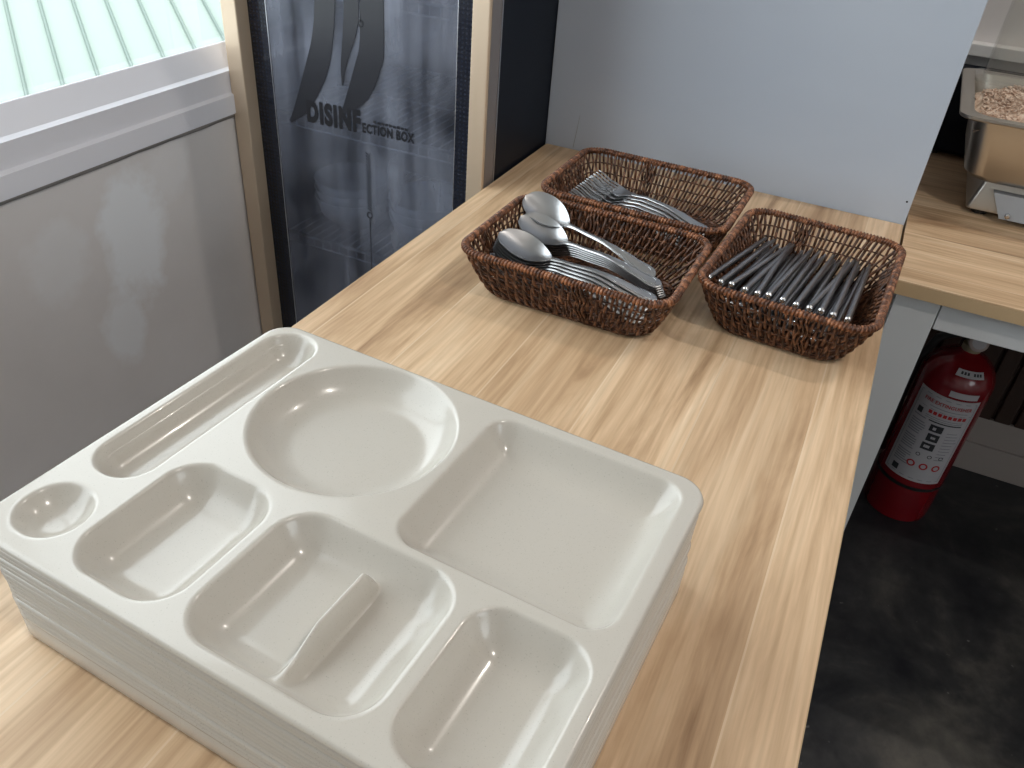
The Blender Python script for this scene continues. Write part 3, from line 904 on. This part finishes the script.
def make_fork():
    L = 0.200
    root = empty('table_fork', (0, 0, 0))
    def zc(t):
        return lerp_tab([(0, .016), (.14, .008), (.25, .004), (.36, .009), (.48, .013), (.62, .0135), (1.0, .0035)], t)
    def hw(t):
        e = lerp_tab([(.19, .0125), (.25, .0122), (.33, .0045), (.40, .0028), (.6, .0034), (.85, .0066), (.93, .0082), (.97, .0078)], t)
        if t > .95: e *= math.sqrt(max(0.0, 1-((t-.95)/.0502)**2))
        return e
    b = MB(); strip_solid(b, L, 50, hw, zc, lambda t: (0.0015 if t < .33 else -0.0006), 0.0016, s0=.19, s1=1.0)
    b.build('fork_body', M['steel'], root, smooth='auto')
    for k in range(4):
        y = -0.0102+k*0.0068
        tb_ = MB()
        strip_solid(tb_, L, 14, lambda t: 0.0020*(0.45+0.55*min(1, t/.10)), zc, lambda t: 0.0, 0.0017, m=5, s0=0.0, s1=.20, ycen=lambda t, y=y: y)
        tb_.build('tine', M['steel'], root, smooth='auto')
    return root
def aim(o, tip, end, roll=0.0, base=0.018):
    """local x runs from the tip to the end of the handle"""
    a = Vector(tip); b = Vector(end); d = (b-a).normalized()
    up = Vector((0, 0, 1)); y = up.cross(d).normalized(); z = d.cross(y)
    R = Matrix((d, y, z)).transposed()
    R = R @ Matrix.Rotation(roll, 3, 'X')
    o.matrix_world = Matrix.Translation(a - (R @ Vector((0, 0, base)))) @ R.to_4x4()
random.seed(21)
sp0 = make_spoon()
# (tip x, y, z) (handle end x, y, z) roll, label
SP = []
# front pile, nested
def place(tip, end, roll, lb): SP.append((Vector(tip), Vector(end), roll, lb))
for k, lb in enumerate(['spoon lying face up on top of the front pile, widest bowl in view', 'spoon nested directly under the top spoon of the front pile',
                'third spoon down in the front pile', 'fourth spoon down in the front pile', 'fifth spoon down in the front pile', 'lowest spoon of the front pile']):
    place((-.3830-.0012*k, .8420+.0008*k, .0610-.0034*k), (-.176, .8400-.0055*k, .0460-.0040*k), .20+random.uniform(-.03, .03), lb)
place((-.3940, .9430, .0710), (-.190, .8850, .0480), 0.42, 'spoon leaning highest, its bowl near the far left corner of the basket')
for k, lb in enumerate(['spoon under the highest leaning spoon, handle ending at the right rim', 'second spoon of the rear pile', 'third spoon of the rear pile',
                'fourth spoon of the rear pile', 'fifth spoon of the rear pile', 'lowest spoon of the rear pile']):
    place((-.3850+.0005*k, .9110+.0006*k, .0560-.0034*k), (-.1720+.0012*k, .8680+.0030*k, .0480-.0040*k), 0.24+random.uniform(-.04, .04), lb)
for k, lb in enumerate(['spoon with shaded bowl at the front left wall of the basket', 'spoon tucked below the shaded one at the left wall',
                'low spoon showing a bright edge by the front wall', 'lowest spoon at the front left of the basket']):
    place((-.3850+.001*k, .8230+.004*k, .0400-.0050*k), (-.1780+.002*k, .8500-.004*k, .0300-.0035*k), -.15+.05*k, lb)
for i, (a, b, roll, lb) in enumerate(SP):
    o = sp0 if i == 0 else copy_tree(sp0)
    a.z += T; b.z += T; aim(o, a, b, roll)
    tag(o, lb, 'spoon', 'spoons in the front basket')
fk0 = make_fork()
FK = []
lbf = ['fork with raised tines on top of the fork pile', 'fork just below the top fork', 'third fork in the pile, tines fanned left', 'fourth fork in the pile, tines fanned left',
       'fifth fork in the pile', 'sixth fork in the pile', 'seventh fork in the pile', 'fork lowest in the pile against the basket base']
for k in range(8):
    FK.append((Vector((-.3600-.0040*k, 1.1180-.0070*k, .0560-.0036*k)), Vector((-.166+.001*k, 1.062-.0018*k, .0460-.0036*k)), random.uniform(-.06, .06)+.12, lbf[k]))
for i, (a, b, roll, lb) in enumerate(FK):
    o = fk0 if i == 0 else copy_tree(fk0)
    a.z += T; b.z += T; aim(o, a, b, roll)
    tag(o, lb, 'fork', 'forks in the rear basket')
# chopsticks
ch0 = empty('metal_chopstick', (0, 0, 0))
CL = 0.207
pr = [(0.0037, 0.002), (0.0037, 0.10), (0.0030, 0.17), (0.0022, CL)]
c_ = MB(); c_.tube([(z, 0, 0) for r, z in pr], [r for r, z in pr], 10); c_.build('shaft', M['steel_dark'], ch0, smooth='auto')
MB().sphere((0.0015, 0, 0), 0.0042, 12, 8, sx=0.8).build('round_tip', M['steel_ball'], ch0, smooth=True)
random.seed(8)
CH = []
side = ['leftmost', 'left', 'middle', 'right', 'rightmost']
# layers: x at the near end, x at the far end
layers = [(.0150, 10), (.0225, 12), (.0300, 12), (.0375, 12)]
for li, (zz, n) in enumerate(layers):
    for k in range(n):
        q = (k+0.5)/n
        grow = .6+.4*li/3
        xn = -.0420+(-.0965+.176*q)*grow+random.uniform(-.002, .002)
        xf = -.0960+.140*q+random.uniform(-.006, .006)+(random.choice((-.022, .02)) if li == 3 and k in (4, 8) else 0)
        yn = .8900-.008*(1-li/3)*0-.011*q+random.uniform(-.003, .003)
        zn = zz+random.uniform(-.0008, .0008)+.014*(li/3)
        CH.append((xn, yn, zn, xf, zz*0.75+.004))
ordi = ['bottom layer', 'second layer from the bottom', 'second layer from the top', 'top layer']
i = 0
for li, (zz, n) in enumerate(layers):
    for k in range(n):
        xn, yn, zn, xf, zf = CH[i]
        o = ch0 if i == 0 else copy_tree(ch0)
        dx = xf-xn; dy = math.sqrt(CL*CL-dx*dx)
        aim(o, (xn, yn, T+zn), (xf, yn+dy, T+zf), 0, 0)
        if li == 3:
            words = ['leftmost', 'second from the left', 'third from the left', 'fourth from the left', 'fifth from the left', 'sixth from the left', 'sixth from the right', 'fifth from the right',
                     'fourth from the right', 'third from the right', 'second from the right', 'rightmost']
            tag(o, 'steel chopstick atop the pile, %s by its round tip' % words[k], 'chopstick', 'steel chopsticks in the right basket')
        else:
            tag(o, 'steel chopstick in the %s, %s' % (ordi[li], ['at its left end', 'second from left', 'third from left', 'fourth from left', 'fifth from left', 'sixth from left', 'seventh from left', 'eighth from left', 'ninth from left', 'tenth from left', 'eleventh from left', 'twelfth from left'][k]), 'chopstick', 'steel chopsticks in the right basket')
        i += 1

# ------------------------------------------------------------------ food pan and its warmer on the rear counter
px0, px1, py0, py1 = 0.098, 0.60, 1.385, 1.71
PZ = T+0.163
fp = empty('food_pan', ((px0+px1)/2, (py0+py1)/2, T+0.058), 'rectangular stainless steel food pan holding rice on the rear counter', 'food pan')
def loop_rr(x0, x1, y0, y1, r, z, n=8):
    out = []
    for (cx, cy, a0_) in ((x1-r, y0+r, -PI/2), (x1-r, y1-r, 0), (x0+r, y1-r, PI/2), (x0+r, y0+r, PI)):
        for k in range(n+1):
            a = a0_+PI/2*k/n
            out.append((cx+r*math.cos(a), cy+r*math.sin(a), z))
    return out
def loft(b, loops, cap0=True, cap1=True, closed=False):
    n = len(loops[0]); V = [p for l in loops for p in l]; F = []
    m_ = len(loops)
    for i in range(m_ if closed else m_-1):
        for k in range(n):
            k2 = (k+1) % n; i2 = (i+1) % m_
            F.append((i*n+k, i*n+k2, i2*n+k2, i2*n+k))
    if cap0 and not closed: F.append(tuple(range(n-1, -1, -1)))
    if cap1 and not closed: F.append(tuple((m_-1)*n+k for k in range(n)))
    return b.raw(V, F)
fx, fy, fz = fp.location
def fl(x0, x1, y0, y1, r, z): return [(x-fx, y-fy, zz-fz) for x, y, zz in loop_rr(x0, x1, y0, y1, r, z)]
def ins(d): return (px0+d, px1-d, py0+d, py1-d)
pan = MB()
loft(pan, [fl(*ins(.062), .03, T+.058), fl(*ins(.050), .03, T+.060), fl(*ins(.038), .03, T+.070), fl(*ins(.024), .03, PZ-.02), fl(*ins(.021), .03, PZ-.006),
           fl(*ins(.002), .022, PZ-.006), fl(*ins(.0), .022, PZ-.004), fl(*ins(.0), .022, PZ), fl(*ins(.003), .022, PZ+.001), fl(*ins(.020), .03, PZ-.001), fl(*ins(.026), .03, PZ-.02), fl(*ins(.042), .03, T+.085)], cap1=True)
pan.build('pan_body', M['pan_steel'], fp, smooth='auto')
# heap of rice as many small grains over a mound
rc_ = MB(); random.seed(4)
N1, N2 = 40, 30
def rz(u, v):
    return PZ-.030+.045*math.sin(PI*u)**.5*math.sin(PI*v)**.5+.006*math.sin(u*23+v*11)+.004*math.sin(u*41-v*37)
V = []; F = []
for i_ in range(N1+1):
    for j_ in range(N2+1):
        u, v = i_/N1, j_/N2
        V.append((px0+.028+(px1-px0-.056)*u, py0+.03+(py1-py0-.06)*v, rz(max(.001, min(.999, u)), max(.001, min(.999, v)))))
for i_ in range(N1):
    for j_ in range(N2):
        a = i_*(N2+1)+j_; F.append((a, a+N2+1, a+N2+2, a+1))
rc_.raw(V, F)
for k in range(5200):
    u, v = random.uniform(.02, .62), random.uniform(.03, .97)
    x = px0+.028+(px1-px0-.056)*u; y = py0+.03+(py1-py0-.06)*v; z = rz(u, v)+random.uniform(-.001, .0035)
    a = random.uniform(0, 2*PI); e_ = random.uniform(-.6, .6); l = .0034
    d = Vector((math.cos(a)*math.cos(e_), math.sin(a)*math.cos(e_), math.sin(e_)))*l
    c = Vector((x, y, z)); rc_.tube([c-d, c-d*.5, c+d*.5, c+d], [.0005, .0013, .0013, .0005], 5)
tag(rc_.build('cooked_rice', M['rice'], smooth=True), 'heap of cooked brown rice filling the steel food pan', 'rice', kind='stuff')
# warmer stand
wm = empty('pan_stand', (fx, fy, T), 'shiny steel stand with sloped sides carrying the food pan', 'pan stand')
ws = MB()
def wl_(d, z, r=.008): return [(x-fx, y-fy, zz-T) for x, y, zz in loop_rr(px0+d, px1-d, py0+d, py1-d, r, z)]
loft(ws, [wl_(.062, T+.010), wl_(.062, T+.014), wl_(.074, T+.0575)])
ws.build('stand_body', M['pan_steel'], wm, smooth='auto')
for x in (px0+.085, px1-.085):
    for y in (py0+.085, py1-.085):
        MB().lathe([(.012, 0), (.012, .010)], (x-fx, y-fy, 0), 20).build('foot', M['black'], wm, smooth='auto')
plate = MB().raw([(-.12-0, py0+.060-fy, .0095), (-.02, py0+.060-fy, .0095), (-.04, py0+.068-fy, .045), (-.16, py0+.068-fy, .045),
                  (-.14, py0+.044-fy, .0095), (-.02, py0+.044-fy, .0095), (-.04, py0+.052-fy, .045), (-.16, py0+.052-fy, .045)],
                 [(0, 1, 2, 3), (4, 7, 6, 5), (0, 4, 5, 1), (1, 5, 6, 2), (2, 6, 7, 3), (3, 7, 4, 0)])
plate.build('control_plate', M['gasket'], wm)
MB().lathe([(.004, 0), (.004, .008), (.002, .010)], (0, 0, 0), 16).build('knob', M['steel_ball'], wm, smooth='auto')
kn = [c for c in wm.children if c.name.startswith('knob')][0]; kn.rotation_euler = (PI/2, 0, 0); kn.location = (-.13, py0+.049-fy, .016)
# clear lid standing open behind
ld = empty('clear_pan_lid', ((px0+px1)/2, py1-.06, PZ+.001), 'clear plastic lid propped open over the rice pan', 'lid')
lx, ly, lz = ld.location
def ll(x0, x1, y0, y1, r, z): return [(x-lx, y-ly, zz-lz) for x, y, zz in loop_rr(x0, x1, y0, y1, r, z, 5)]
lidm = MB()
x0_, x1_, y0_, y1_ = px0+.018, px1-.018, 1.595, 1.695
outer = [ll(x0_, x1_, y0_, y1_, .022, PZ+.002), ll(x0_, x1_, y0_, y1_, .022, PZ+.006), ll(x0_+.012, x1_-.012, y0_+.012, y1_-.012, .02, PZ+.008), ll(x0_+.016, x1_-.016, y0_+.016, y1_-.016, .02, PZ+.26)]
inner = [ll(x0_+.019, x1_-.019, y0_+.019, y1_-.019, .018, PZ+.257), ll(x0_+.015, x1_-.015, y0_+.015, y1_-.015, .018, PZ+.004), ll(x0_+.010, x1_-.010, y0_+.010, y1_-.010, .018, PZ+.002)]
loft(lidm, outer+inner, cap0=False, cap1=False, closed=True)
lidm.build('lid_shell', M['plastic_clear'], ld, smooth='auto')

# black appliance behind the pan
ba = empty('black_appliance', (0.33, 1.79, T), 'black box shaped appliance standing behind the food pan', 'appliance')
MB().box(-.26, .45, -.062, .045, .006, .145, .006).build('housing', M['black_body'], ba)
for x in (-.23, .42):
    for y in (-.045, .055):
        MB().lathe([(.01, 0), (.01, .007)], (x, y, 0), 16).build('foot', M['black'], ba)
# ledge on the white wall
struct(MB().box(0.085, 2.6, YB-.03, YB, T+.158, T+.180, .002).build('trim_1', M['ceiling']))

# ------------------------------------------------------------------ fire extinguisher
EX, EY = 0.282, 1.645
fe = empty('fire_extinguisher', (EX, EY, 0), 'red fire extinguisher standing on the floor under the rear counter', 'fire extinguisher')
fe.rotation_euler = (0, 0.022, 0)
R_ = 0.069
MB().lathe([(.0, .004), (.061, .0), (.0665, .004), (.068, .015), (.068, .020), (R_, .024), (R_, .355), (.0675, .368), (.060, .383), (.049, .398), (.033, .410), (.020, .416), (.017, .420), (.0, .420)], n=64, cap=False).build('cylinder', M['red'], fe, smooth='auto')
MB().lathe([(R_, .096), (R_+.0008, .096), (R_+.0008, .104), (R_, .104)], n=64, cap=False).build('black_band', M['black'], fe, smooth='auto')
def cyl_pt(a, z, off=0.0007): return ((R_+off)*math.cos(a), (R_+off)*math.sin(a), z)
AC = math.radians(-95); HA = math.radians(52)     # label centre angle and half width
def patch(b, a0_, a1_, z0, z1, off, n=20, th=0.0005):
    V = []; F = []
    for k in range(n+1):
        a = a0_+(a1_-a0_)*k/n
        V += [cyl_pt(a, z0, off), cyl_pt(a, z1, off), cyl_pt(a, z0, off-th), cyl_pt(a, z1, off-th)]
    for k in range(n):
        o = k*4; F += [(o, o+4, o+5, o+1), (o+2, o+3, o+7, o+6), (o, o+2, o+6, o+4), (o+1, o+5, o+7, o+3)]
    F += [(0, 1, 3, 2), (n*4, n*4+2, n*4+3, n*4+1)]
    return b.raw(V, F)
lab = patch(MB(), AC-HA, AC+HA, .120, .338, .0006).build('label', M['label'], fe, smooth='auto')
def lp(u, v): return AC-HA+2*HA*u, .120+.218*v
def cyl_text(s, u0, u1, v, h_, m, bold=0.02):
    vs, fs = text_mesh(s, 1.0, bold)
    mx = max(p[0] for p in vs); mn = min(p[0] for p in vs); my = max(p[1] for p in vs); ny = min(p[1] for p in vs)
    V = []
    for x, y in vs:
        a, z = lp(u0+(u1-u0)*(x-mn)/(mx-mn), v); V.append(cyl_pt(a, z+h_*(y-ny)/(my-ny), .0012))
    return MB().raw(V, fs).build('label_lettering', m, lab, fix=False)
cyl_text('FIRE EXTINGUISHER', .16, .90, .895, .0085, M['label_red'])
def bars(rects, m):
    b = MB()
    for (u0, u1, v0, v1) in rects:
        a0_, z0 = lp(u0, v0); a1_, z1 = lp(u1, v1); patch(b, a0_, a1_, z0, z1, .0011, 6, .0003)
    return b.build('label_print', m, lab, smooth='auto')
random.seed(2)
rows = []
for v in [.86, .755, .735]: rows.append((.28, .86, v, v+.006))
for k in range(22):
    v = .16+.026*k
    if k % 7 != 6: rows.append((.10, random.uniform(.28, .36), v, v+.011))
for k in range(10):
    v = .30+.036*k
    rows.append((.70, random.uniform(.84, .93), v, v+.006))
rows += [(.045, .955, .028, .034), (.045, .955, .966, .972), (.045, .052, .03, .97), (.948, .955, .03, .97), (.05, .95, .83, .834)]
bars(rows, M['label_grey'])
bars([(.30+.075*k, .355+.075*k, .785, .820) for k in range(8)], M['label_red'])
bars([(.42, .62, .61, .685), (.44, .62, .50, .585), (.42, .62, .395, .475), (.12, .21, .74, .80), (.14, .25, .05, .115), (.36, .86, .71, .722)], M['label_ink'])
bars([(.47, .52, .63, .66), (.50, .57, .53, .555), (.46, .55, .42, .45)], M['label'])
def ringm(u, v, ro, ri, m):
    b = MB(); V = []; n = 20
    ac, zc_ = lp(u, v)
    for k in range(n):
        t = 2*PI*k/n
        for r in (ro, ri): V.append(cyl_pt(ac+r*math.cos(t)/R_, zc_+r*math.sin(t), .0012))
    F = [(2*k, 2*((k+1) % n), 2*((k+1) % n)+1, 2*k+1) for k in range(n)]
    return b.raw(V, F).build('label_ring', m, lab, fix=False)
for u in (.44, .62, .80): ringm(u, .325, .0045, .003, M['label_ink'])
for u in (.40, .60, .80): ringm(u, .20, .0085, .005, M['label_red']); 
patch(MB(), AC+math.radians(-4), AC+math.radians(42), .343, .356, .0006, 10).build('pale_sticker', M['label'], fe, smooth='auto')
st2 = MB(); V = []; F = []
for k in range(7):
    a = math.radians(-105+k*9)
    V += [(.059*math.cos(a), .059*math.sin(a), .3865), (.050*math.cos(a), .050*math.sin(a), .3985)]
for k in range(6): F.append((2*k, 2*k+2, 2*k+3, 2*k+1))
st2.raw(V, F); o_ = st2.build('small_sticker', M['label'], fe, fix=False)
so = o_.modifiers.new('s', 'SOLIDIFY'); so.thickness = .0008; so.offset = 1
bb_ = MB()
for k in range(7):
    a = math.radians(-97+k*6)
    if k == 3: continue
    V = [(.0572*math.cos(a+d), .0572*math.sin(a+d), .3915) for d in (0, .07)]+[(.0535*math.cos(a+d), .0535*math.sin(a+d), .3962) for d in (.07, 0)]
    bb_.raw(V, [(0, 1, 2, 3)])
bb_.build('sticker_print', M['label_ink'], o_, fix=False)
valve = MB().lathe([(.016, .418), (.018, .420), (.018, .432), (.013, .436), (.013, .460), (.016, .462), (.016, .47), (.0, .47)], n=32, cap=False)
valve.build('valve', M['brass'], fe, smooth='auto')
g = MB().lathe([(0, 0), (.017, 0), (.018, .003), (.018, .008), (.015, .010), (0, .010)], n=32, cap=False).build('pressure_gauge', M['gauge'], fe, smooth='auto')
g.location = (.004, -.014, .444); g.rotation_euler = (PI/2-.5, 0, 0.1)
MB().lathe([(0, .0100), (.013, .0100), (.013, .0106), (0, .0106)], n=24, cap=False).build('dial', M['label'], g)
MB().box(-.012, .010, .006, .10, .466, .470, .001).box(-.010, .008, .0, .09, .456, .459, .001).build('carry_handle', M['black'], fe)
MB().tube([(-.012, 0, .448), (-.035, .0, .446), (-.062, .002, .425), (-.078, .004, .37), (-.080, .004, .30), (-.076, .004, .20), (-.073, .004, .13)], .0085, 12).build('hose', M['black'], fe, smooth=True)
